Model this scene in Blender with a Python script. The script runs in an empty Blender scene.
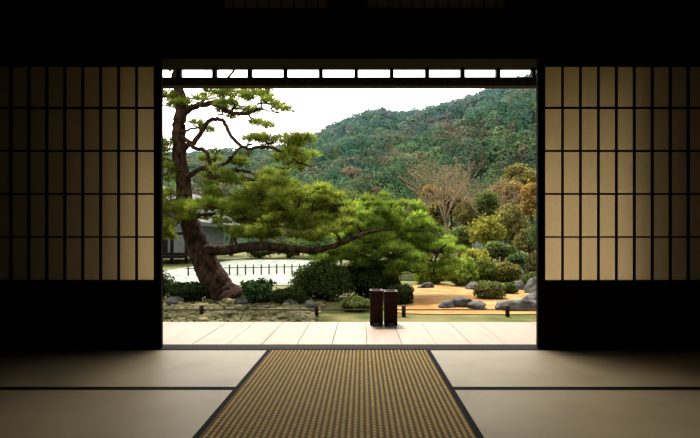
import bpy, bmesh, math, random
import numpy as np
from mathutils import Vector
from mathutils import noise as mno
random.seed(7); rng=np.random.default_rng(7)
scene=bpy.context.scene
CAMH=0.853; F=460.0; DOOR=3.6; G=-0.6

def lin(c):
    c=c/255.0
    return c/12.92 if c<=0.04045 else ((c+0.055)/1.055)**2.4
def col(r,g,b,k=1.0): return (lin(r)/k,lin(g)/k,lin(b)/k)
def W(u,v,d):   # measured bearing + distance -> world position
    return Vector(((u-362)/F*d, d, CAMH+(239-v)/F*d))

# ---------------------------------------------------------------- materials
def new_mat(name):
    m=bpy.data.materials.new(name); m.use_nodes=True
    nt=m.node_tree; b=nt.nodes.get("Principled BSDF")
    return m,nt,b
def N(nt,t,**kw):
    n=nt.nodes.new(t)
    for k,v in kw.items(): setattr(n,k,v)
    return n
def mat_noise(name,c1,c2,scale=5,rough=0.7,bump=0.0,stretch=(1,1,1),detail=6,spec=0.3,bumpscale=None,dist=0.02):
    m,nt,b=new_mat(name)
    tc=N(nt,'ShaderNodeTexCoord'); mp=N(nt,'ShaderNodeMapping'); mp.inputs['Scale'].default_value=stretch
    nz=N(nt,'ShaderNodeTexNoise'); nz.inputs['Scale'].default_value=scale; nz.inputs['Detail'].default_value=detail
    cr=N(nt,'ShaderNodeValToRGB')
    cr.color_ramp.elements[0].color=(*c1,1); cr.color_ramp.elements[1].color=(*c2,1)
    cr.color_ramp.elements[0].position=0.35; cr.color_ramp.elements[1].position=0.65
    L=nt.links.new
    L(tc.outputs['Object'],mp.inputs['Vector']); L(mp.outputs['Vector'],nz.inputs['Vector'])
    L(nz.outputs['Fac'],cr.inputs['Fac']); L(cr.outputs['Color'],b.inputs['Base Color'])
    b.inputs['Roughness'].default_value=rough; b.inputs['Specular IOR Level'].default_value=spec
    if bump>0:
        bp=N(nt,'ShaderNodeBump'); bp.inputs['Strength'].default_value=bump; bp.inputs['Distance'].default_value=dist
        L(nz.outputs['Fac'],bp.inputs['Height']); L(bp.outputs['Normal'],b.inputs['Normal'])
    return m
def mat_leaf(name,trans=0.35,rough=0.6):
    m,nt,b=new_mat(name); nt.nodes.remove(b)
    out=nt.nodes.get('Material Output')
    at=N(nt,'ShaderNodeAttribute',attribute_name='Col')
    d=N(nt,'ShaderNodeBsdfDiffuse'); t=N(nt,'ShaderNodeBsdfTranslucent'); mx=N(nt,'ShaderNodeMixShader')
    mx.inputs[0].default_value=trans
    L=nt.links.new
    L(at.outputs['Color'],d.inputs['Color']); L(at.outputs['Color'],t.inputs['Color'])
    L(d.outputs[0],mx.inputs[1]); L(t.outputs[0],mx.inputs[2]); L(mx.outputs[0],out.inputs['Surface'])
    return m
M_leaf=mat_leaf('leaves',0.45); M_hill=mat_leaf('forest_leaves',0.3); M_needle=mat_leaf('pine_needles',0.5)
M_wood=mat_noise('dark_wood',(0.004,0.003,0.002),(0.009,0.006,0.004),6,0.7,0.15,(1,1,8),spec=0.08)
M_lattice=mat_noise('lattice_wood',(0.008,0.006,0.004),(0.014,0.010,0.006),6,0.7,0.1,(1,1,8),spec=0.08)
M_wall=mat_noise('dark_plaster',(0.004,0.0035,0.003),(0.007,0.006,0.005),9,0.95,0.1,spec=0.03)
M_eave=mat_noise('eave_wood',(0.022,0.015,0.010),(0.04,0.028,0.02),5,0.7,0.1,(8,1,1),spec=0.1)
M_bark=mat_noise('pine_bark',(0.006,0.004,0.003),(0.040,0.022,0.013),9,0.95,1.0,(1,1,0.45),detail=9,spec=0.05,dist=0.08)
M_twig=mat_noise('twig_bark',(0.03,0.021,0.016),(0.055,0.04,0.03),9,0.95,0.2,spec=0.05)
M_rock=mat_noise('garden_rock',(0.025,0.024,0.021),(0.095,0.09,0.08),6,0.9,0.8,spec=0.1)
M_pebble=mat_noise('pebble_stone',(0.045,0.045,0.014),(0.23,0.20,0.10),2.5,0.9,0.3,spec=0.1)
M_boxwood=mat_noise('stained_wood',(0.014,0.006,0.004),(0.035,0.014,0.009),7,0.6,0.2,(1,1,6),spec=0.15)
M_plaster=mat_noise('white_plaster',(0.09,0.098,0.10),(0.12,0.13,0.13),3,0.9)
M_rooftile=mat_noise('grey_roof_tile',(0.04,0.043,0.046),(0.065,0.068,0.072),12,0.8,0.4)
M_ground=mat_noise('mossy_ground',(0.04,0.055,0.012),(0.12,0.105,0.042),1.3,0.95,0.5,spec=0.05)
M_sand=mat_noise('tan_sand',col(222,158,88,3.4),col(252,205,138,3.4),1.8,0.95,0.2,spec=0.05)
M_gravel=mat_noise('white_gravel',col(180,195,178,4.0),col(235,240,226,3.7),2.2,0.95,0.3,spec=0.05)
M_deck=mat_noise('deck_wood',(0.185,0.136,0.100),(0.225,0.170,0.128),3,0.5,0.05,(5,0.6,1),spec=0.3)
m,nt,b=new_mat('pond_water'); b.inputs['Base Color'].default_value=(0.012,0.025,0.012,1); b.inputs['Roughness'].default_value=0.08
nz=N(nt,'ShaderNodeTexNoise'); nz.inputs['Scale'].default_value=12; bp=N(nt,'ShaderNodeBump'); bp.inputs['Strength'].default_value=0.15
nt.links.new(nz.outputs['Fac'],bp.inputs['Height']); nt.links.new(bp.outputs['Normal'],b.inputs['Normal']); M_water=m
def paper(name,ca,cb,tr):
    m,nt,b=new_mat(name); nt.nodes.remove(b); out=nt.nodes['Material Output']
    tc=N(nt,'ShaderNodeTexCoord'); nz=N(nt,'ShaderNodeTexNoise'); nz.inputs['Scale'].default_value=30
    cr=N(nt,'ShaderNodeValToRGB'); cr.color_ramp.elements[0].color=(*ca,1); cr.color_ramp.elements[1].color=(*cb,1)
    d=N(nt,'ShaderNodeBsdfDiffuse'); t=N(nt,'ShaderNodeBsdfTranslucent'); mx=N(nt,'ShaderNodeMixShader'); mx.inputs[0].default_value=tr
    L=nt.links.new
    L(tc.outputs['Object'],nz.inputs['Vector']); L(nz.outputs['Fac'],cr.inputs['Fac']); L(cr.outputs['Color'],t.inputs['Color']); L(cr.outputs['Color'],d.inputs['Color'])
    L(d.outputs[0],mx.inputs[1]); L(t.outputs[0],mx.inputs[2]); L(mx.outputs[0],out.inputs['Surface']); return m
M_paper=paper('shoji_paper',(0.76,0.65,0.46),(0.84,0.73,0.54),0.58)
M_dimpaper=paper('dimmed_transom_paper',(0.30,0.26,0.19),(0.36,0.31,0.22),0.5)  # darker copy of the shoji paper; transom dimness put into its colour
# tatami weave
def weave(name,c1,c2,axis,scale,bump=0.3):
    m,nt,b=new_mat(name)
    tc=N(nt,'ShaderNodeTexCoord'); wv=N(nt,'ShaderNodeTexWave',wave_type='BANDS',bands_direction=axis)
    wv.inputs['Scale'].default_value=scale; wv.inputs['Distortion'].default_value=0.4
    nz=N(nt,'ShaderNodeTexNoise'); nz.inputs['Scale'].default_value=3; nz.inputs['Detail'].default_value=8
    cr=N(nt,'ShaderNodeValToRGB'); cr.color_ramp.elements[0].color=(*c1,1); cr.color_ramp.elements[1].color=(*c2,1)
    cr.color_ramp.elements[0].position=0.3; cr.color_ramp.elements[1].position=0.7
    mt=N(nt,'ShaderNodeMath',operation='MULTIPLY_ADD'); mt.inputs[1].default_value=0.25
    bp=N(nt,'ShaderNodeBump'); bp.inputs['Strength'].default_value=bump; bp.inputs['Distance'].default_value=0.003
    L=nt.links.new
    L(tc.outputs['Object'],wv.inputs['Vector']); L(tc.outputs['Object'],nz.inputs['Vector'])
    L(wv.outputs['Fac'],mt.inputs[0]); L(nz.outputs['Fac'],mt.inputs[2])
    L(mt.outputs[0],cr.inputs['Fac']); L(cr.outputs['Color'],b.inputs['Base Color'])
    L(wv.outputs['Fac'],bp.inputs['Height']); L(bp.outputs['Normal'],b.inputs['Normal'])
    b.inputs['Roughness'].default_value=0.42; b.inputs['Specular IOR Level'].default_value=0.4
    return m
M_tatami=weave('tatami_rush',(0.34,0.265,0.15),(0.46,0.365,0.22),'Y',60)
M_heri=mat_noise('tatami_border_cloth',(0.006,0.006,0.006),(0.012,0.011,0.01),30,0.8,spec=0.05)
# runner
m,nt,b=new_mat('woven_runner'); L=nt.links.new
tc=N(nt,'ShaderNodeTexCoord'); sep=N(nt,'ShaderNodeSeparateXYZ'); L(tc.outputs['Object'],sep.inputs[0])
def mth(op,a=None,bv=None,cv=None):
    n=N(nt,'ShaderNodeMath',operation=op)
    for i,x in enumerate((a,bv,cv)):
        if x is None: continue
        if isinstance(x,(int,float)): n.inputs[i].default_value=x
        else: L(x,n.inputs[i])
    return n.outputs[0]
RIB=0.028
sx=mth('MULTIPLY_ADD',mth('COSINE',mth('MULTIPLY',sep.outputs['X'],2*math.pi/RIB)),0.5,0.5)
half=mth('FLOOR',mth('ADD',mth('DIVIDE',sep.outputs['X'],RIB),0.5))
ph=mth('MULTIPLY',half,2.1)
sy=mth('MULTIPLY_ADD',mth('COSINE',mth('ADD',mth('MULTIPLY',sep.outputs['Y'],2*math.pi/0.03),ph)),0.5,0.5)
nz=N(nt,'ShaderNodeTexNoise'); nz.inputs['Scale'].default_value=25; L(tc.outputs['Object'],nz.inputs['Vector'])
f=mth('MULTIPLY',mth('MULTIPLY_ADD',sx,0.92,0.08),mth('MULTIPLY_ADD',sy,0.55,0.45))
f=mth('MULTIPLY',f,mth('MULTIPLY_ADD',nz.outputs['Fac'],0.9,0.6))
cr=N(nt,'ShaderNodeValToRGB'); cr.color_ramp.elements[0].color=(0.03,0.018,0.005,1); cr.color_ramp.elements[1].color=(0.54,0.355,0.100,1)
L(f,cr.inputs['Fac']); L(cr.outputs['Color'],b.inputs['Base Color']); b.inputs['Roughness'].default_value=0.7; b.inputs['Specular IOR Level'].default_value=0.06
bp=N(nt,'ShaderNodeBump'); bp.inputs['Strength'].default_value=0.5; bp.inputs['Distance'].default_value=0.003
L(f,bp.inputs['Height']); L(bp.outputs['Normal'],b.inputs['Normal']); M_runner=m

# ---------------------------------------------------------------- builders
def link(o,parent=None):
    scene.collection.objects.link(o)
    if parent: o.parent=parent
    return o
def empty(name):
    e=bpy.data.objects.new(name,None); e.empty_display_size=0.2; return link(e)
def boxes(name,lst,mat,parent=None,bevel=0.0):
    bm=bmesh.new()
    for (x0,x1,y0,y1,z0,z1) in lst:
        r=bmesh.ops.create_cube(bm,size=1)
        for v in r['verts']:
            v.co=Vector(((x0+x1)/2+v.co.x*(x1-x0),(y0+y1)/2+v.co.y*(y1-y0),(z0+z1)/2+v.co.z*(z1-z0)))
    me=bpy.data.meshes.new(name); bm.to_mesh(me); bm.free(); me.materials.append(mat)
    o=bpy.data.objects.new(name,me); link(o,parent)
    if bevel>0:
        md=o.modifiers.new('bevel','BEVEL'); md.width=bevel; md.segments=2
    return o
def fast_mesh(name,V,nper,C,mat,parent=None,smooth=False):
    V=np.asarray(V,dtype=np.float32); nv=len(V); nf=nv//nper
    me=bpy.data.meshes.new(name); me.vertices.add(nv); me.vertices.foreach_set('co',V.ravel())
    me.loops.add(nv); me.loops.foreach_set('vertex_index',np.arange(nv,dtype=np.int32))
    me.polygons.add(nf); me.polygons.foreach_set('loop_start',np.arange(0,nv,nper,dtype=np.int32))
    try: me.polygons.foreach_set('loop_total',np.full(nf,nper,dtype=np.int32))
    except Exception: pass
    me.update(calc_edges=True); 
    a=me.color_attributes.new('Col','FLOAT_COLOR','POINT')
    CC=np.ones((nv,4),dtype=np.float32); CC[:,:3]=np.repeat(C,nper,axis=0)
    a.data.foreach_set('color',CC.ravel())
    me.materials.append(mat)
    o=bpy.data.objects.new(name,me); return link(o,parent)
def norm(a): return a/np.maximum(np.linalg.norm(a,axis=1,keepdims=True),1e-6)
def leaf_points(c,r,n,size,color,var=0.35,flat=0.6,lump=0.25,inner=0.72):
    d=norm(rng.normal(size=(n,3)))
    ph=rng.uniform(0,6,3)
    rad=(1-lump)+lump*np.sin(d[:,0]*4+ph[0])*np.sin(d[:,1]*4+ph[1])+lump*0.6*np.sin(d[:,2]*6+ph[2])
    rad=rad*rng.uniform(inner,1.05,n)
    P=np.array(c)+d*np.array(r)*rad[:,None]
    nn=norm(d+rng.normal(size=(n,3))*flat)
    t=norm(np.cross(nn,rng.normal(size=(n,3)))); bb=np.cross(nn,t)
    s=size*rng.uniform(0.6,1.4,n)[:,None]
    V=np.stack([P-t*s,P-bb*s*0.55,P+t*s,P+bb*s*0.55],axis=1)
    K=np.array(color)[None,:]*rng.uniform(1-var,1+var,(n,1))*(1+rng.normal(size=(n,3))*0.06)
    return V.reshape(-1,3),np.clip(K,0,1)
class Leaves:
    def __init__(s): s.V=[];s.C=[]
    def add(s,*a,**k):
        v,c=leaf_points(*a,**k); s.V.append(v); s.C.append(c)
    def crown(s,c,r,n,size,color,subs=9,**k):
        c=np.array(c);r=np.array(r)
        for i in range(subs):
            d=rng.normal(size=3); d/=np.linalg.norm(d); 
            cc=c+d*r*0.55; cm=np.array(color)*rng.uniform(0.75,1.25)
            s.add(cc,r*rng.uniform(0.4,0.6),n//subs,size,cm,**k)
    def build(s,name,mat,parent=None): return fast_mesh(name,np.concatenate(s.V),4,np.concatenate(s.C),mat,parent)
def tubes(name,paths,mat,parent=None,sides=8,rough=0.0):
    V=[];Fc=[]
    for pts in paths:
        n=len(pts); base=len(V)
        up=Vector((0.13,0.2,1)).normalized()
        for i,(p,r) in enumerate(pts):
            a=pts[max(0,i-1)][0]; b_=pts[min(n-1,i+1)][0]; t=(b_-a)
            if t.length<1e-6: t=Vector((0,0,1))
            t.normalize(); ref=up if abs(t.dot(up))<0.95 else Vector((1,0,0))
            s=t.cross(ref).normalized(); q=t.cross(s)
            for k in range(sides):
                an=2*math.pi*k/sides; rr=r*(1+rough*random.uniform(-1,1))
                V.append(p+s*math.cos(an)*rr+q*math.sin(an)*rr)
        for i in range(n-1):
            for k in range(sides):
                k2=(k+1)%sides
                Fc.append((base+i*sides+k,base+i*sides+k2,base+(i+1)*sides+k2,base+(i+1)*sides+k))
        Fc.append(tuple(base+k for k in range(sides))[::-1]); Fc.append(tuple(base+(n-1)*sides+k for k in range(sides)))
    me=bpy.data.meshes.new(name); me.from_pydata(V,[],Fc); me.materials.append(mat)
    for p in me.polygons: p.use_smooth=True
    o=bpy.data.objects.new(name,me); return link(o,parent)
def smooth_path(pts,sub=6,jit=0.0):
    out=[]
    n=len(pts)
    for i in range(n-1):
        p0=pts[max(0,i-1)];p1=pts[i];p2=pts[i+1];p3=pts[min(n-1,i+2)]
        for k in range(sub):
            t=k/sub
            P=0.5*((2*p1[0])+(p2[0]-p0[0])*t+(2*p0[0]-5*p1[0]+4*p2[0]-p3[0])*t*t+(3*p1[0]-p0[0]-3*p2[0]+p3[0])*t**3)
            P=P+Vector((random.uniform(-jit,jit),random.uniform(-jit,jit),random.uniform(-jit,jit)))
            out.append((P,p1[1]+(p2[1]-p1[1])*t))
    out.append(pts[-1]); return out
def rock(name,c,r,mat,seed=0,parent=None,sub=4):
    rd=random.Random(seed)
    bm=bmesh.new(); bmesh.ops.create_icosphere(bm,subdivisions=sub,radius=1)
    planes=[(Vector((rd.gauss(0,1),rd.gauss(0,1),rd.gauss(0,0.8))).normalized(),rd.uniform(0.55,0.9)) for _ in range(11)]
    off=Vector((rd.uniform(0,50),)*3)
    for v in bm.verts:
        p=v.co.copy()
        for nrm,dd in planes:
            e=p.dot(nrm)-dd
            if e>0: p-=nrm*e*0.85
        p+=p.normalized()*mno.noise(p*3+off)*0.10
        if p.z<-0.35: p.z=-0.35
        v.co=Vector((c[0]+p.x*r[0],c[1]+p.y*r[1],c[2]+(p.z+0.3)*r[2]))
    me=bpy.data.meshes.new(name); bm.to_mesh(me); bm.free(); me.materials.append(mat)
    for p in me.polygons: p.use_smooth=True
    return link(bpy.data.objects.new(name,me),parent)
def patch(name,pts,z,mat,thick=0.02):
    n=len(pts); ex=[]
    for i in range(n):
        p0,p1,p2,p3=[Vector(pts[(i+j-1)%n]+(0,)) for j in range(4)]
        for k in range(5):
            t=k/5; P=0.5*((2*p1)+(p2-p0)*t+(2*p0-5*p1+4*p2-p3)*t*t+(3*p1-p0-3*p2+p3)*t**3); ex.append(P)
    bm=bmesh.new(); vs=[bm.verts.new((p.x,p.y,z+thick)) for p in ex]; lo=[bm.verts.new((p.x,p.y,z+0.001)) for p in ex]
    f=bm.faces.new(vs); m_=len(vs)
    for i in range(m_): bm.faces.new((vs[i],lo[i],lo[(i+1)%m_],vs[(i+1)%m_]))
    bmesh.ops.triangulate(bm,faces=[f]); bmesh.ops.recalc_face_normals(bm,faces=bm.faces)
    me=bpy.data.meshes.new(name); bm.to_mesh(me); bm.free(); me.materials.append(mat)
    return link(bpy.data.objects.new(name,me))

# ---------------------------------------------------------------- room shell
XL,XR,YB,ZC=-4.5,4.5,-2.2,3.2
OL,OR=-1.565,1.370
HEAD=2.24
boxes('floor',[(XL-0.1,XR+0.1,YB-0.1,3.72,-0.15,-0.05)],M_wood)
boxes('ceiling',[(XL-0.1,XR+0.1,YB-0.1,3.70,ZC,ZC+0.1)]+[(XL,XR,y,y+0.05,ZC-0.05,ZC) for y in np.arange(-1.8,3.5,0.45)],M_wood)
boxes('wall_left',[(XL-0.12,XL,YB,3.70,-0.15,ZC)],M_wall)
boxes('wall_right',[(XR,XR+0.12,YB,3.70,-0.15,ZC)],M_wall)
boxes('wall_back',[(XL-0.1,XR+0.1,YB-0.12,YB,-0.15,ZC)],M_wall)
TW=[(-1.11,-0.25),(0.02,1.15)]
boxes('wall_front',[(XL,XR,3.60,3.68,2.36,2.64),(XL,XR,3.60,3.68,3.02,ZC),(XL,TW[0][0],3.60,3.68,2.64,3.02),(TW[0][1],TW[1][0],3.60,3.68,2.64,3.02),(TW[1][1],XR,3.60,3.68,2.64,3.02)],M_wall)
boxes('trim_1',[(XL,XR,3.54,3.72,HEAD,HEAD+0.12),(XL,XR,3.55,3.60,2.40,2.46)],M_wood,bevel=0.004)
def transom(name,x0,x1):
    e=empty(name)
    bars=[]
    n=int((x1-x0)/0.09)
    for i in range(1,n): x=x0+(x1-x0)*i/n; bars.append((x-0.005,x+0.005,3.615,3.63,2.665,2.995))
    for z in (2.75,2.83,2.91): bars.append((x0+0.02,x1-0.02,3.612,3.632,z-0.004,z+0.004))
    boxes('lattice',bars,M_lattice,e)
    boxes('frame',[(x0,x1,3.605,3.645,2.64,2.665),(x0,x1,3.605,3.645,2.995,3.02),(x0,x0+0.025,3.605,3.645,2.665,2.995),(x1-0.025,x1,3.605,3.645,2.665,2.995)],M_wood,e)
    boxes('paper',[(x0+0.02,x1-0.02,3.634,3.637,2.66,3.0)],M_dimpaper,e)
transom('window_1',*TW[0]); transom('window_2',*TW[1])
boxes('door_sill',[(XL,XR,3.55,3.72,-0.05,0.002)],M_wood,bevel=0.003)
def shoji(name,x0,x1,yc,firstcol):
    e=empty(name); st=0.058
    z0,z1=0.004,HEAD-0.002
    zl=0.532
    fr=[(x0,x0+st,yc-0.018,yc+0.018,z0,z1),(x1-st,x1,yc-0.018,yc+0.018,z0,z1),
        (x0+st,x1-st,yc-0.018,yc+0.018,z0,z0+0.10),(x0+st,x1-st,yc-0.018,yc+0.018,z1-0.035,z1),
        (x0+st,x1-st,yc-0.018,yc+0.018,zl-0.045,zl)]
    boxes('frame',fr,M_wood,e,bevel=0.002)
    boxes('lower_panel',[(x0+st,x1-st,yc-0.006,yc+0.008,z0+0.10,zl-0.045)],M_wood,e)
    bars=[]; n=round((x1-x0-2*st)/0.1405); w=(x1-x0-2*st)/n
    for i in range(1,n): x=x0+st+w*i; bars.append((x-0.0065,x+0.0065,yc-0.012,yc+0.008,zl,z1-0.035))
    for k in range(1,5): z=zl+0.3365*k; bars.append((x0+st,x1-st,yc-0.014,yc+0.006,z-0.0065,z+0.0065))
    boxes('lattice',bars,M_lattice,e)
    boxes('paper',[(x0+st*0.6,x1-st*0.6,yc+0.009,yc+0.0105,zl-0.02,z1-0.02)],M_paper,e)
shoji('shoji_screen',OR,OR+1.52,3.60,0)
shoji('shoji_screen',OL-1.52,OL,3.60,0)
shoji('shoji_screen',OR+1.50,XR-0.005,3.65,0)
shoji('shoji_screen',XL+0.005,OL-1.50,3.65,0)

def tatami(x0,x1,y0,y1):
    e=empty('tatami_mat'); h=0.028
    boxes('rush_surface',[(x0+0.003,x1-0.003,y0+h,y1-h,-0.05,0.0)],M_tatami,e)
    boxes('cloth_border',[(x0+0.003,x1-0.003,y0+0.002,y0+h,-0.05,0.0015),(x0+0.003,x1-0.003,y1-h,y1-0.002,-0.05,0.0015)],M_heri,e)
RW=0.925; cols=[(-4.45,-2.58),(-2.58,-0.66),(-0.66,0.46),(0.46,2.38),(2.38,4.45)]
y=3.55
for r in range(6):
    for (a,b_) in cols: tatami(a,b_,y-RW,y)
    y-=RW
e=empty('woven_floor_runner')
nx=380; x0r,x1r=-0.695,0.492; bm=bmesh.new(); rowa=[];rowb=[]
for i in range(nx+1):
    x=x0r+(x1r-x0r)*i/nx; z=0.006+0.003*(0.5+0.5*math.cos(2*math.pi*x/RIB))
    rowa.append(bm.verts.new((x,3.52,z))); rowb.append(bm.verts.new((x,-0.9,z)))
for i in range(nx): bm.faces.new((rowb[i],rowb[i+1],rowa[i+1],rowa[i]))
me=bpy.data.meshes.new('weave'); bm.to_mesh(me); bm.free(); me.materials.append(M_runner); link(bpy.data.objects.new('weave',me),e)
boxes('edge_binding',[(-0.722,-0.694,-0.9,3.52,0.002,0.011),(0.491,0.519,-0.9,3.52,0.002,0.011),(-0.722,0.519,3.505,3.53,0.002,0.011)],M_heri,e,bevel=0.002)

# ---------------------------------------------------------------- veranda
e=empty('veranda_deck'); bl=[]; x=-4.6
rr=random.Random(3)
while x<4.6:
    w=0.29; bl.append((x+0.002,x+w-0.002,3.725,4.84,-0.065,-0.02+rr.uniform(-0.0015,0.0015))); x+=w
boxes('boards',bl,M_deck,e,bevel=0.002)
boxes('edge_beam',[(-4.6,4.6,4.72,4.82,-0.2,-0.067),(-4.6,4.6,3.8,3.9,-0.2,-0.067)],M_wood,e)
boxes('posts',[(x-0.06,x+0.06,4.71,4.83,G,-0.2) for x in (-4.4,-2.6,-0.9,0.9,2.6,4.4)],M_wood,e)
e=empty('roof_eave')
boxes('lower_beam',[(-4.6,4.6,4.76,4.86,2.44,2.53)],M_eave,e,bevel=0.005)
boxes('upper_beam',[(-4.6,4.6,4.76,4.86,2.635,2.80)],M_eave,e,bevel=0.005)
boxes('struts',[(x-0.02,x+0.02,4.78,4.84,2.53,2.635) for x in np.arange(-4.5,4.6,0.37)],M_eave,e)
bm=bmesh.new()
def slab(bm,x0,x1,ya,za,yb,zb,th):
    vs=[bm.verts.new(p) for p in ((x0,ya,za),(x1,ya,za),(x1,yb,zb),(x0,yb,zb),(x0,ya,za+th),(x1,ya,za+th),(x1,yb,zb+th),(x0,yb,zb+th))]
    for f in ((3,2,1,0),(4,5,6,7),(0,1,5,4),(1,2,6,5),(2,3,7,6),(3,0,4,7)): bm.faces.new([vs[i] for i in f])
slab(bm,-4.8,4.8,3.60,3.24,5.42,3.0,0.06)
for x in np.arange(-4.6,4.7,0.37): slab(bm,x-0.03,x+0.03,3.68,3.16,5.36,2.94,0.07)
me=bpy.data.meshes.new('soffit'); bm.to_mesh(me); bm.free(); me.materials.append(M_eave); link(bpy.data.objects.new('soffit_and_rafters',me),e)
boxes('columns',[(x-0.06,x+0.06,4.75,4.87,-0.02,2.44) for x in (-2.25,2.25,-4.5,4.5)]+[(x-0.06,x+0.06,4.75,4.87,2.80,2.98) for x in (-2.25,2.25,-4.5,4.5,0)],M_wood,e)
for (a,b_) in ((-4.45,-1.84),(2.05,4.45)):  # plank cases added out of view to block light from the outer shoji
    ee=empty('shoji_light_blocker'); n=8; w=(b_-a)/n
    boxes('planks',[(a+w*i+0.002,a+w*(i+1)-0.002,3.92,3.94,-0.012,2.9) for i in range(n)]+[(a+w*i+0.002,a+w*(i+1)-0.002,4.10,4.12,-0.012,2.9) for i in range(n)],M_wood,ee)
    boxes('rails',[(a,b_,3.94,4.10,z,z+0.05) for z in (-0.012,1.4,2.85)],M_wood,ee)

# ---------------------------------------------------------------- garden ground
boxes('garden_ground',[(-60,60,5.0,75,G-0.3,G)],M_ground)
patch('sand_path',[(0.7,9.0),(0.8,10.5),(1.2,13.4),(2.3,14.7),(3.6,13.9),(4.6,12.6),(5.2,11),(5.6,9.6),(4,8.9),(2.2,8.8)],G,M_sand,0.02)
patch('white_gravel_court',[(-7.8,15.0),(-4.5,14.4),(-1.6,14.8),(-0.6,19),(-1.0,26),(-4,31),(-8.5,31),(-8.7,26),(-9,18)],G,M_gravel,0.02)
patch('garden_pond',[(0.8,16.2),(3.5,15.7),(6.5,16.3),(10,17),(13,21),(9,26),(3,27.5),(0.8,24),(0.2,19)],G,M_water,0.015)
bm=bmesh.new(); bmesh.ops.create_icosphere(bm,subdivisions=2,radius=1); bv=np.array([v.co[:] for v in bm.verts]); bf=[[v.index for v in f.verts] for f in bm.faces]; bm.free()
VV=[];FF=[];off=0
for i in range(2600):
    d=rng.uniform(7.2,10.9); xx=rng.uniform(-6.0,-0.85); s=rng.uniform(0.022,0.060)
    if i%20==0: s*=1.9
    sc=np.array([s*rng.uniform(0.8,1.5),s*rng.uniform(0.8,1.3),s*rng.uniform(0.45,0.8)])
    a=rng.uniform(0,6.28); R=np.array([[math.cos(a),-math.sin(a),0],[math.sin(a),math.cos(a),0],[0,0,1]])
    q=bv*(1+0.13*rng.normal(size=(len(bv),1)))*sc
    VV.append(q@R.T+np.array([xx,d,G+sc[2]*0.5])); FF+= [[k+off for k in f] for f in bf]; off+=len(bv)
me=bpy.data.meshes.new('pebble_bed'); me.from_pydata(np.concatenate(VV).tolist(),[],FF); me.materials.append(M_pebble)
link(bpy.data.objects.new('pebble_bed',me))

rocks=[(447,304,0.22,0.2,0.12),(462,303,0.30,0.25,0.17),(477,305,0.22,0.2,0.13),(520,306,0.50,0.4,0.18),(533,299,0.34,0.35,0.20),
 (505,287,0.35,0.4,0.18),(526,285,0.40,0.4,0.28),(474,285,0.32,0.4,0.16),(548,290,0.6,0.5,0.4),(426,284,0.3,0.3,0.14),(515,274,0.4,0.5,0.3),(565,300,0.7,0.5,0.4)]
for i,(u,v,a,b_,c) in enumerate(rocks):
    v=min(v+4,320); d=(CAMH-G)*F/(max(v-239,26)); x=(u-362)/F*d
    rock('garden_rock',(x,d,G+0.0),(a,b_,c),M_rock,seed=i)
for i,(u,v,a,b_,c) in enumerate([(175,305,0.2,0.2,0.13),(240,306,0.18,0.15,0.12),(290,306,0.18,0.15,0.10),(310,309,0.16,0.14,0.1)]):
    d=(CAMH-G)*F/(v-239); rock('garden_rock',((u-362)/F*d,d,G+0.03),(a,b_,c),M_rock,seed=40+i)

e=empty('low_garden_fence')
px=[-0.85,0.78,2.72,4.6,-3.0,-4.9]
pth=[[(Vector((x,8.6,G)),0.04),(Vector((x,8.6,G+0.2)),0.04),(Vector((x,8.6,G+0.215)),0.03)] for x in px]
tubes('posts',pth,M_boxwood,e,10)
tubes('rail',[[(Vector((-6,8.6,G+0.13)),0.012),(Vector((6,8.6,G+0.13)),0.012)]],M_twig,e,8)

e=empty('wooden_umbrella_stand')
cx=(383.5-362)/F*4.7; zt=CAMH-(290-239)/F*4.7; zb=-0.02
for j,(a,b_,hh) in enumerate(((cx-0.138,cx-0.008,zt),(cx+0.008,cx+0.138,zt-0.008))):
    boxes('box_%d'%(j+1),[(a,b_,4.64,4.655,zb+0.02,hh-0.02),(a,b_,4.775,4.79,zb+0.02,hh-0.02),(a,a+0.015,4.655,4.775,zb+0.02,hh-0.02),(b_-0.015,b_,4.655,4.775,zb+0.02,hh-0.02),
       (a,b_,4.64,4.79,zb+0.02,zb+0.035)],M_boxwood,e,bevel=0.002)
    boxes('rim_%d'%(j+1),[(a-0.005,b_+0.005,4.634,4.66,hh-0.02,hh),(a-0.005,b_+0.005,4.77,4.796,hh-0.02,hh),(a-0.005,a+0.02,4.66,4.77,hh-0.02,hh),(b_-0.02,b_+0.005,4.66,4.77,hh-0.02,hh)],M_boxwood,e,bevel=0.002)
    boxes('feet_%d'%(j+1),[(x,x+0.03,yy,yy+0.03,zb,zb+0.02) for x in (a,b_-0.03) for yy in (4.64,4.76)],M_boxwood,e)

# ---------------------------------------------------------------- pine tree
class Needles:
    def __init__(s): s.V=[];s.C=[]
    def pad(s,c,r,n,color,length=0.13,w=0.007,k=11):
        c=np.array(c);r=np.array(r)
        P=rng.normal(size=(n,3)); P=norm(P)*rng.uniform(0.1,1.15,(n,1))**0.5
        P[:,2]=P[:,2]*0.8+0.25*rng.uniform(-1,1,n)
        C0=c+P*r
        main=norm(P*np.array([1,1,0.5])+np.array([0,0,0.7]))
        shade=0.62+0.42*np.clip(P[:,2]*0.8+0.5,0,1.2)  # sunlit top and shaded underside painted into needle colour by height
        C0=np.repeat(C0,k,axis=0); mn=np.repeat(main,k,axis=0)
        d=norm(mn+rng.normal(size=mn.shape)*0.6)
        pr=norm(np.cross(d,rng.normal(size=d.shape)))
        ln=length*rng.uniform(0.7,1.3,(len(d),1))
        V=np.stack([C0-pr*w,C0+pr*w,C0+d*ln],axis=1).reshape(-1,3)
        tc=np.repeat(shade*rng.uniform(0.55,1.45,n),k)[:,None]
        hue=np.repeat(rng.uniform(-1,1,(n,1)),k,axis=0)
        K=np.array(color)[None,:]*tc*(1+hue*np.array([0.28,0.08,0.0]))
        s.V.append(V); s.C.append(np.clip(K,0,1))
    def build(s,name,parent): return fast_mesh(name,np.concatenate(s.V),3,np.concatenate(s.C),M_needle,parent)
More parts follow.
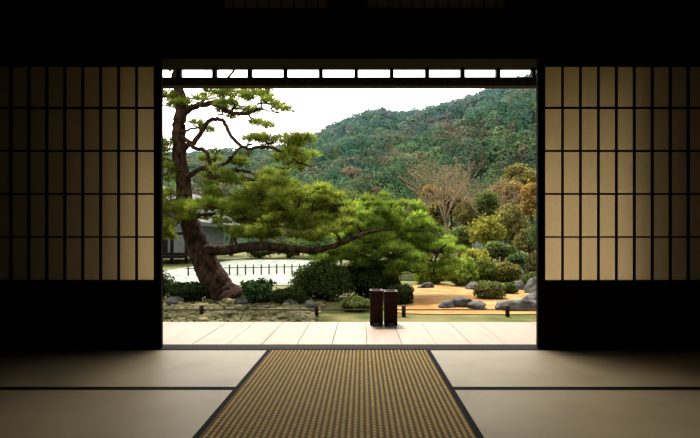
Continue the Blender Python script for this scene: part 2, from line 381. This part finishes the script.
def pine(name,limbs,pads,sx_,sz_,color,extra_len=0.13,dens=1.0,open_above=9.0):
    e=empty(name); paths=[smooth_path(l,6,0.018) for l in limbs]
    nodes=[(p,r) for path in paths for (p,r) in path if r<0.13]
    Nd=Needles(); br=[]
    for (u,v,rx,rz,d,cm) in pads:
        d=d+random.uniform(-0.35,0.5)
        c=W(u,v,d); s=d/F; R=(rx*s*sx_,rx*s*sx_*0.8,rz*s*sz_)
        airy=c.z>open_above
        near=min(nodes,key=lambda n:(n[0]-c).length+max(0,n[0].z-c.z)*0.6)
        mid=(near[0]+c)/2+Vector((random.uniform(-.12,.12),random.uniform(-.15,.15),random.uniform(-.10,.14)))
        r0=min(near[1]*0.7,0.04)
        if (near[0]-c).length<4.0:
            br.append(smooth_path([(near[0],r0),(mid,r0*0.75),(c-Vector((0,0,R[2]*0.3)),r0*0.5)],4,0.02))
        for q in range(max(4,int(rx/3))):
            tgt=c+Vector((random.uniform(-.95,.95)*R[0],random.uniform(-.85,.85)*R[1],random.uniform(-.5,.6)*R[2]))
            st=c-Vector((0,0,R[2]*0.3)); br.append([(st,0.018),((st+tgt)/2+Vector((0,0,-0.03)),0.013),(tgt,0.007)])
        ns=max(5,int(rx*rz/(21 if airy else 18)))
        for q in range(ns):
            a=random.uniform(0,6.28); rad=math.sqrt(random.random())*1.12
            cc=c+Vector((math.cos(a)*rad*R[0],math.sin(a)*rad*R[1],random.uniform(-0.98,0.98)*R[2]))
            k=random.uniform(0.15,0.32) if airy else random.uniform(0.17,0.36)
            rs=(max(R[0]*k,0.12),max(R[1]*k,0.12),max(R[2]*random.uniform(0.22,0.38),0.06))
            n=int(150*dens*(0.8 if airy else 1)*(rs[0]*rs[1])/0.09*0.5)+(10 if airy else 14)
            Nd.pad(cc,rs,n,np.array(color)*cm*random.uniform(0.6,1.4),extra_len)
    tubes('trunk_and_limbs',paths,M_bark,e,14,0.05); tubes('branches',br,M_bark,e,6)
    Nd.build('needles',e); return e
def Lm(*pts): return [(W(u,v,d),r) for (u,v,d,r) in pts]
limbs=[Lm((230,304,10.9,0.48),(222,294,10.95,0.38),(213,278,11,0.32),(203,258,11.05,0.28),(194,236,11.1,0.24),(187,212,11.2,0.20),(183,185,11.3,0.18),(180,155,11.3,0.17),(179,125,11.3,0.16),(182,100,11.3,0.13),(176,75,11.3,0.10),(182,45,11.2,0.06)),
 Lm((200,250,11.0,0.13),(225,250,10.8,0.12),(255,246,10.4,0.10),(285,249,10.2,0.085),(315,250,10.1,0.075),(338,245,10.2,0.06),(352,238,10.4,0.04)),
 Lm((180,116,11.3,0.08),(196,106,11.2,0.07),(215,104,11.0,0.06),(228,112,10.9,0.055),(245,114,10.8,0.045),(262,108,10.7,0.03)),
 Lm((181,150,11.3,0.075),(196,140,11.0,0.06),(208,122,10.8,0.05),(222,120,10.7,0.045),(230,134,10.6,0.042),(245,148,10.5,0.038),(265,147,10.4,0.034),(288,153,10.4,0.026)),
 Lm((180,132,11.3,0.06),(192,146,11.0,0.05),(206,152,10.8,0.045),(212,166,10.7,0.042),(226,163,10.6,0.036),(238,150,10.6,0.03),(252,144,10.6,0.025)),
 Lm((183,180,11.3,0.07),(203,168,11.0,0.055),(215,178,10.8,0.05),(232,170,10.7,0.04),(250,172,10.6,0.03)),
 Lm((186,208,11.2,0.08),(210,200,11.0,0.07),(240,212,10.8,0.06),(275,208,10.7,0.05),(310,215,10.7,0.03)),
 Lm((182,170,11.3,0.07),(165,160,11.2,0.06),(140,165,11.0,0.05),(115,160,11,0.03)),
 Lm((186,215,11.2,0.07),(170,208,11.0,0.06),(140,212,10.9,0.05),(105,205,10.8,0.03)),
 Lm((352,238,10.4,0.045),(370,232,10.9,0.04),(392,228,11.1,0.03)),
]
pads=[(172,98,12,6,11.4,0.8),(205,97,20,7,11.2,0.9),(235,101,20,7,10.9,1),(262,100,22,9,10.7,1.1),(278,110,11,7,10.6,1.1),(256,119,15,6,10.7,1),(240,90,24,5,10.9,1),(222,113,12,5,11.1,.9),
 (198,126,9,4,11.4,.8),(292,148,20,10,10.4,1.1),(303,161,15,8,10.4,1.15),(274,141,14,6,10.5,1),(298,138,12,6,10.4,1.1),(252,136,12,5,10.7,1),(240,158,12,5,10.8,.9),(285,166,16,6,10.5,1),
 (168,148,8,6,11.4,.8),(167,172,9,7,11.3,.9),(212,158,9,4,11.1,.8),(210,182,13,5,10.9,.9),(232,174,14,6,10.7,.9),(257,178,22,7,10.6,1),(282,181,20,7,10.6,1),
 (174,198,16,9,10.8,1.05),(202,212,20,9,10.7,1.15),(178,217,16,8,10.8,1.0),(222,206,20,8,10.7,1.05),(248,198,24,9,10.6,1.1),(275,202,26,9,10.6,1.15),(300,194,22,9,10.7,1.05),(265,190,22,7,10.7,1),(170,232,9,6,10.9,.8),(225,192,16,6,10.8,1),
 (245,216,24,8,10.6,1.1),(270,224,26,8,10.7,1.1),(300,214,28,10,10.7,1.15),(325,206,20,8,10.9,1.1),(238,232,18,5,10.8,1),(262,235,20,5,10.8,1),(300,233,24,6,10.7,1.05),(330,228,22,8,10.8,1.1),(338,214,18,8,10.9,1.1),(345,203,18,7,11.0,1.1),(320,194,14,5,10.9,1.05),
 (140,165,25,8,11,.9),(115,160,25,8,11,.9),(140,212,28,9,10.9,1),(105,205,28,9,10.8,1),(150,100,28,8,11.3,.9),(120,80,25,8,11.3,.9),(190,60,28,8,11.2,.9),(240,60,22,6,11,.9),(190,30,20,8,11.1,.9)]
pine('pine_tree',limbs,pads,1.12,1.2,(0.195,0.245,0.032),0.16,1.0,2.15)
limbs2=[Lm((402,306,11.6,0.20),(398,290,11.7,0.17),(390,272,11.8,0.15),(396,252,11.9,0.13),(388,232,12,0.10),(384,212,12,0.06)),
 Lm((392,272,11.8,0.09),(365,262,11.6,0.07),(342,258,11.5,0.04)),Lm((396,255,11.9,0.09),(420,250,11.8,0.07),(440,252,11.7,0.04)),Lm((389,235,12,0.07),(365,228,11.8,0.05),(350,222,11.8,0.03)),Lm((389,235,12,0.07),(412,228,11.9,0.05))]
pads2=[(382,210,22,8,12,1.1),(402,215,22,9,12,1.1),(362,213,22,9,11.9,1.1),(352,226,22,8,11.7,1.1),(378,225,26,9,11.8,1.15),(408,227,24,9,11.8,1.15),(430,234,20,8,11.9,1.1),(378,201,12,6,12,1.1),
 (362,240,24,9,11.6,1.1),(388,238,26,9,11.5,1.2),(415,242,26,9,11.6,1.15),(442,246,20,8,11.7,1.1),(350,254,22,8,11.4,1),(374,255,24,9,11.4,1.1),(402,257,26,8,11.4,1.1),(434,259,22,7,11.5,1.05),
 (335,266,22,7,11.3,.85),(360,267,22,7,11.4,.9),(387,269,24,7,11.4,.95),(414,270,20,7,11.4,1),(434,271,14,6,11.4,.9),(320,260,18,6,11.3,.8)]
pine('pine_tree',limbs2,pads2,1.1,1.2,(0.185,0.265,0.036),0.15,1.1)

# ---------------------------------------------------------------- shrubs
def shrub(name,u,v,rx,rz,d,color,n=2200,size=0.035,grounded=True,lump=0.12):
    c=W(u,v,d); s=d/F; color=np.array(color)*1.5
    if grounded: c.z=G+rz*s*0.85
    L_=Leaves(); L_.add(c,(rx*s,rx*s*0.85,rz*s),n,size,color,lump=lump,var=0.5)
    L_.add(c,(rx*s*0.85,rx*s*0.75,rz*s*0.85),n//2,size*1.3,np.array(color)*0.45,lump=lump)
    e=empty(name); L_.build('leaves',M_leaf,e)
    st=[]
    for i in range(7):
        a=random.uniform(0,6.28); st.append([(Vector((c.x,c.y,G)),0.018),(Vector((c.x+math.cos(a)*rx*s*0.3,c.y+math.sin(a)*rx*s*0.3,c.z)),0.012),(Vector((c.x+math.cos(a)*rx*s*0.65,c.y+math.sin(a)*rx*s*0.5,c.z+rz*s*0.35)),0.006)])
    tubes('stems',st,M_twig,e,5)
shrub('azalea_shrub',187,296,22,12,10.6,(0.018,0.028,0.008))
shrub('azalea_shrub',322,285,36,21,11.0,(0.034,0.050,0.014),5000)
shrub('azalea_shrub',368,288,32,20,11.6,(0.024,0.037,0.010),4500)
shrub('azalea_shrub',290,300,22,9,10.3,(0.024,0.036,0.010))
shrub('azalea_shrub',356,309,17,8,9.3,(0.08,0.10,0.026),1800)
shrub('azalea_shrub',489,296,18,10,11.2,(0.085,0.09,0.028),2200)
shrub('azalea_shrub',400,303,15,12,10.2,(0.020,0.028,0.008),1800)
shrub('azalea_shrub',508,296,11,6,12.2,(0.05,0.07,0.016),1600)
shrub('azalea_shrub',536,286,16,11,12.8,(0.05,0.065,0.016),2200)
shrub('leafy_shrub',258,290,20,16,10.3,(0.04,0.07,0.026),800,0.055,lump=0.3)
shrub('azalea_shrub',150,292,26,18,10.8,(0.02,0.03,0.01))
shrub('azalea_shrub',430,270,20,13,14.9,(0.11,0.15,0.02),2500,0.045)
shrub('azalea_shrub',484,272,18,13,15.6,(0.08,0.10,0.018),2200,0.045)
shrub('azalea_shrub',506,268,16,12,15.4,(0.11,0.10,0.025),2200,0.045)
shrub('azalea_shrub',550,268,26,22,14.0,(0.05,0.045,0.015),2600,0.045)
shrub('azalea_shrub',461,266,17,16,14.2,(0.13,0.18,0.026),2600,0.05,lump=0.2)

# ---------------------------------------------------------------- mid-ground trees
def tree(name,u,v,rx,rz,d,color,n=4200,size=0.14,subs=18):
    c=W(u,v,d); s=d/F; e=empty(name); L_=Leaves(); color=np.array(color)*1.75
    L_.crown(c,(rx*s,rx*s,rz*s),n,size,color,subs,var=0.4,inner=0.5)
    L_.build('foliage',M_leaf,e)
    b0=Vector((c.x+random.uniform(-.3,.3),c.y,G)); P=[[(b0,0.14+rx*s*0.03),((b0+c)/2+Vector((.1,.1,0)),0.10+rx*s*.02),(c+Vector((0,0,rz*s*.4)),0.04)]]
    for i in range(6):
        P.append([((b0+c*2)/3,0.07),(c+Vector((random.uniform(-.4,.4)*rx*s,random.uniform(-.4,.4)*rx*s,random.uniform(-.2,.4)*rz*s)),0.04),(c+Vector((random.uniform(-.8,.8)*rx*s,random.uniform(-.8,.8)*rx*s,random.uniform(0,.6)*rz*s)),0.02)])
    tubes('trunk',P,M_twig,e,6)
OLV=(0.100,0.090,0.027); YG=(0.14,0.135,0.022); BR=(0.125,0.088,0.036); DG=(0.030,0.048,0.016); MG=(0.058,0.078,0.021); GY=(0.078,0.075,0.045); OR_=(0.150,0.098,0.029)
for (u,v,rx,rz,d,c) in [(487,232,20,18,30,YG),(512,222,22,22,31,OLV),(532,200,18,20,34,OR_),(508,195,20,17,38,BR),(462,238,16,14,33,MG),(470,214,18,16,40,OLV),(530,240,18,16,26,OLV),(500,250,18,12,25,MG),
   (476,256,16,9,22,YG),(450,240,20,14,36,MG),(555,215,25,30,30,OLV),(585,200,30,35,34,BR),(520,262,16,10,20,DG),(545,238,18,18,24,DG),(488,205,16,16,36,MG),(520,178,20,16,44,OLV),(450,200,16,16,46,BR),(436,215,14,14,42,OLV),(430,196,13,12,50,OR_),
   (340,208,26,20,42,MG),(300,205,30,20,40,GY),(262,214,26,18,36,MG),(230,215,26,18,40,DG),(420,212,22,14,46,GY),(380,208,26,14,48,MG),(150,215,40,30,36,DG),(100,210,40,34,36,MG),
   (320,245,26,12,34,DG),(290,247,22,10,35,MG),(355,245,22,12,35,DG),(260,248,20,10,35,DG),(405,248,24,10,34,OLV),(630,205,34,38,32,DG),(60,200,40,44,34,OLV)]:
    tree('garden_tree',u,v,rx,rz,d,c,size=0.0030*d)
def bare(name,u,vbase,vtop,d,color_mat,seed,spread=0.55):
    rd=random.Random(seed); H=(vbase-vtop)/F*d; b0=Vector(((u-362)/F*d,d,G)); e=empty(name); P=[]
    def grow(p,dr,ln,r,lv):
        q=p; pts=[(p,r)]
        for i in range(3):
            dr=(dr+Vector((rd.gauss(0,.10),rd.gauss(0,.10),0.04))).normalized(); q=q+dr*ln/3; pts.append((q,r*(1-0.13*(i+1))))
        P.append(pts)
        if lv<=0: return
        for i in range(rd.choice((3,3,4)) ):
            s=pts[rd.choice((1,2,3))][0] if i>1 else pts[3][0]
            nd=(dr+Vector((rd.gauss(0,spread),rd.gauss(0,spread),rd.uniform(-.05,.35)))).normalized()
            grow(s,nd,ln*rd.uniform(0.62,0.8),r*0.58,lv-1)
    grow(b0,Vector((0,0,1)),H*0.34,0.16,5)
    tubes('branches',P,color_mat,e,3)
M_bare=mat_noise('bare_twigs',(0.18,0.14,0.085),(0.25,0.195,0.12),3,0.95,spec=0.02)
bare('bare_tree',443,245,146,40,M_bare,1); bare('bare_tree',415,245,172,44,M_bare,2); bare('bare_tree',474,245,160,42,M_bare,3); bare('bare_tree',495,245,166,36,M_bare,5)
bare('bare_tree',430,245,150,52,M_bare,6); bare('bare_tree',460,245,150,50,M_bare,8)

# ---------------------------------------------------------------- forested mountain
HX=[-400,-137,-84.5,-58,-37.6,-24.5,-11.5,6.8,19.8,33,46,61.6,90,135,400]
HZ=[50,47,46,46,49,55,63,70,68,70,74.5,80,88,94,90]
def hz(x,y):
    zr=float(np.interp(x,HX,HZ))-6; t=(y-62)/(240-62)
    if y<=240: t=max(0,t)**0.95
    else: t=1-0.2*(y-240)/60
    z=zr*t
    z+=mno.noise(Vector((x*0.022,y*0.022,3.1)))*13*min(1,max(0,t)*3)*(0.3 if y>200 else 1)
    z+=8*math.exp(-((x-42)/20)**2-((y-125)/28)**2)
    return G+z
bm=bmesh.new(); grid=[]
xs=np.linspace(-330,330,111); ys=np.linspace(60,300,49)
for y_ in ys: grid.append([bm.verts.new((x_,y_,hz(x_,y_))) for x_ in xs])
for j in range(len(ys)-1):
    for i in range(len(xs)-1): bm.faces.new((grid[j][i],grid[j][i+1],grid[j+1][i+1],grid[j+1][i]))
e=empty('forested_mountain')
me=bpy.data.meshes.new('hillside'); bm.to_mesh(me); bm.free(); me.materials.append(mat_noise('forest_floor',(0.03,0.048,0.040),(0.05,0.066,0.048),0.2,0.95,spec=0.0)); link(bpy.data.objects.new('hillside',me),e)
Lh=Leaves()
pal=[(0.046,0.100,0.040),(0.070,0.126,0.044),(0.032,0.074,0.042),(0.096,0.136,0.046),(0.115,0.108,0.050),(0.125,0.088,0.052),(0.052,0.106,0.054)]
haze=np.array((0.130,0.250,0.285))  # distance haze as a tint, blended into the farther crown colours
for i in range(5200):
    y_=62+rng.uniform(0,1)**0.8*190; x_=rng.uniform(-0.85,0.85)*y_*1.0
    if abs(x_/y_)>0.5 and rng.uniform()<0.55: continue
    k=mno.noise(Vector((x_*0.02,y_*0.02,9)))
    idx=int(np.clip((k+0.5)*7+rng.normal()*1.4,0,6)) if rng.uniform()<0.7 else rng.integers(0,7)
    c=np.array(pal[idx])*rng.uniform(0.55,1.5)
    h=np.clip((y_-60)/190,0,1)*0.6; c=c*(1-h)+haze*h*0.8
    r=rng.uniform(2.0,4.3)*(0.75+0.25*y_/240); 
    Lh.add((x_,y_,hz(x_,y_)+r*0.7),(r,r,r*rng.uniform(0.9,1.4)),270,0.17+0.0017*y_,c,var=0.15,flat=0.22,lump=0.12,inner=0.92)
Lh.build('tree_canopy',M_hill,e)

# ---------------------------------------------------------------- temple building at left
e=empty('temple_building'); yb=27.0
bx0,bx1=-13.8,-10.2
boxes('walls',[(bx0,bx1,yb,yb+7,G+0.5,1.9)],M_plaster,e)
boxes('timber_frame',[(x-0.09,x+0.09,yb-0.06,yb-0.002,G,1.9) for x in np.linspace(bx0+0.1,bx1-0.1,5)]+[(bx0,bx1,yb-0.05,yb-0.002,z,z+0.15) for z in (G+0.5,1.1,1.8)]+[(bx0,bx1,yb-0.9,yb-0.07,G+0.35,G+0.5)]+[(bx0+0.3,bx0+2.4,yb-0.04,yb-0.002,0.0,1.1)],M_wood,e)
bm=bmesh.new()
rx0,rx1=bx0-0.5,bx1+1.2; xm=(rx0+rx1)/2-0.6
pts=[(rx0,1.7),((rx0+xm)/2,2.5),(xm,3.9),((rx1+xm)/2,2.6),(rx1,1.6)]
for i in range(4):
    (xa,za),(xb,zb_)=pts[i],pts[i+1]
    vs=[bm.verts.new(p) for p in ((xa,yb-1.2,za),(xb,yb-1.2,zb_),(xb,yb+8,zb_),(xa,yb+8,za),(xa,yb-1.2,za+.22),(xb,yb-1.2,zb_+.22),(xb,yb+8,zb_+.22),(xa,yb+8,za+.22))]
    for f in ((3,2,1,0),(4,5,6,7),(0,1,5,4),(1,2,6,5),(2,3,7,6),(3,0,4,7)): bm.faces.new([vs[k] for k in f])
me=bpy.data.meshes.new('roof'); bm.to_mesh(me); bm.free(); me.materials.append(M_rooftile); link(bpy.data.objects.new('roof',me),e)
bm=bmesh.new(); vs=[bm.verts.new((x,yb-0.03,z)) for x,z in ((bx0,1.9),(bx1,1.9),((rx1+xm)/2,2.5),(xm,3.8),((rx0+xm)/2,2.45))]; bm.faces.new(vs)
me=bpy.data.meshes.new('gable'); bm.to_mesh(me); bm.free(); me.materials.append(M_plaster); link(bpy.data.objects.new('gable',me),e)

e=empty('stake_fence'); P=[]
for i in range(15):
    x=-6.8+i*0.30; P.append([(Vector((x,18+0.08*i,G+0.02)),0.03),(Vector((x,18+0.08*i,G+0.42)),0.03)])
tubes('stakes',P,M_twig,e,6)
tubes('crossbar',[[(Vector((-6.9,18,G+0.3)),0.018),(Vector((-2.5,19.2,G+0.3)),0.018)]],M_twig,e,6)

# ---------------------------------------------------------------- light: hazy bright sky, brightest toward the sun, plus sun
w=bpy.data.worlds.new('World'); scene.world=w; w.use_nodes=True; nt=w.node_tree; bg=nt.nodes['Background']
tc=N(nt,'ShaderNodeTexCoord'); sp=N(nt,'ShaderNodeSeparateXYZ'); cr=N(nt,'ShaderNodeValToRGB')
cr.color_ramp.elements[0].color=(1.0,0.955,0.87,1); cr.color_ramp.elements[1].color=(0.88,0.91,1.0,1); cr.color_ramp.elements[0].position=0.5
nt.links.new(tc.outputs['Generated'],sp.inputs[0]); nt.links.new(sp.outputs['Z'],cr.inputs['Fac']); nt.links.new(cr.outputs['Color'],bg.inputs['Color'])
vm=N(nt,'ShaderNodeVectorMath',operation='DOT_PRODUCT'); vm.inputs[1].default_value=(-0.22,0.65,0.728); nt.links.new(tc.outputs['Generated'],vm.inputs[0])
def wm(op,a,b_,c_=0):
    n=N(nt,'ShaderNodeMath',operation=op)
    for i,x in enumerate((a,b_,c_)):
        if isinstance(x,(int,float)): n.inputs[i].default_value=x
        else: nt.links.new(x,n.inputs[i])
    return n.outputs[0]
g=wm('POWER',wm('MAXIMUM',vm.outputs['Value'],0.0),10.0); st=wm('MULTIPLY_ADD',g,14.0,2.0); nt.links.new(st,bg.inputs['Strength'])
s=bpy.data.lights.new('sun','SUN'); s.energy=8.5; s.angle=math.radians(3); s.color=(1,0.92,0.78)
so=bpy.data.objects.new('sun',s); link(so); so.rotation_euler=Vector((-0.25,1,1.74)).to_track_quat('Z','Y').to_euler(); so.location=(-3,12,20)

# ---------------------------------------------------------------- camera
cam=bpy.data.cameras.new('camera'); co=bpy.data.objects.new('camera',cam); link(co)
co.location=(0,0,CAMH); co.rotation_euler=(math.radians(90),0,0)
cam.sensor_width=36; cam.lens=F/700*36; cam.shift_x=-12/700; cam.shift_y=20/700; cam.clip_end=2000; cam.clip_start=0.05
scene.camera=co
scene.view_settings.view_transform='Standard'; scene.view_settings.look='None'; scene.view_settings.exposure=0
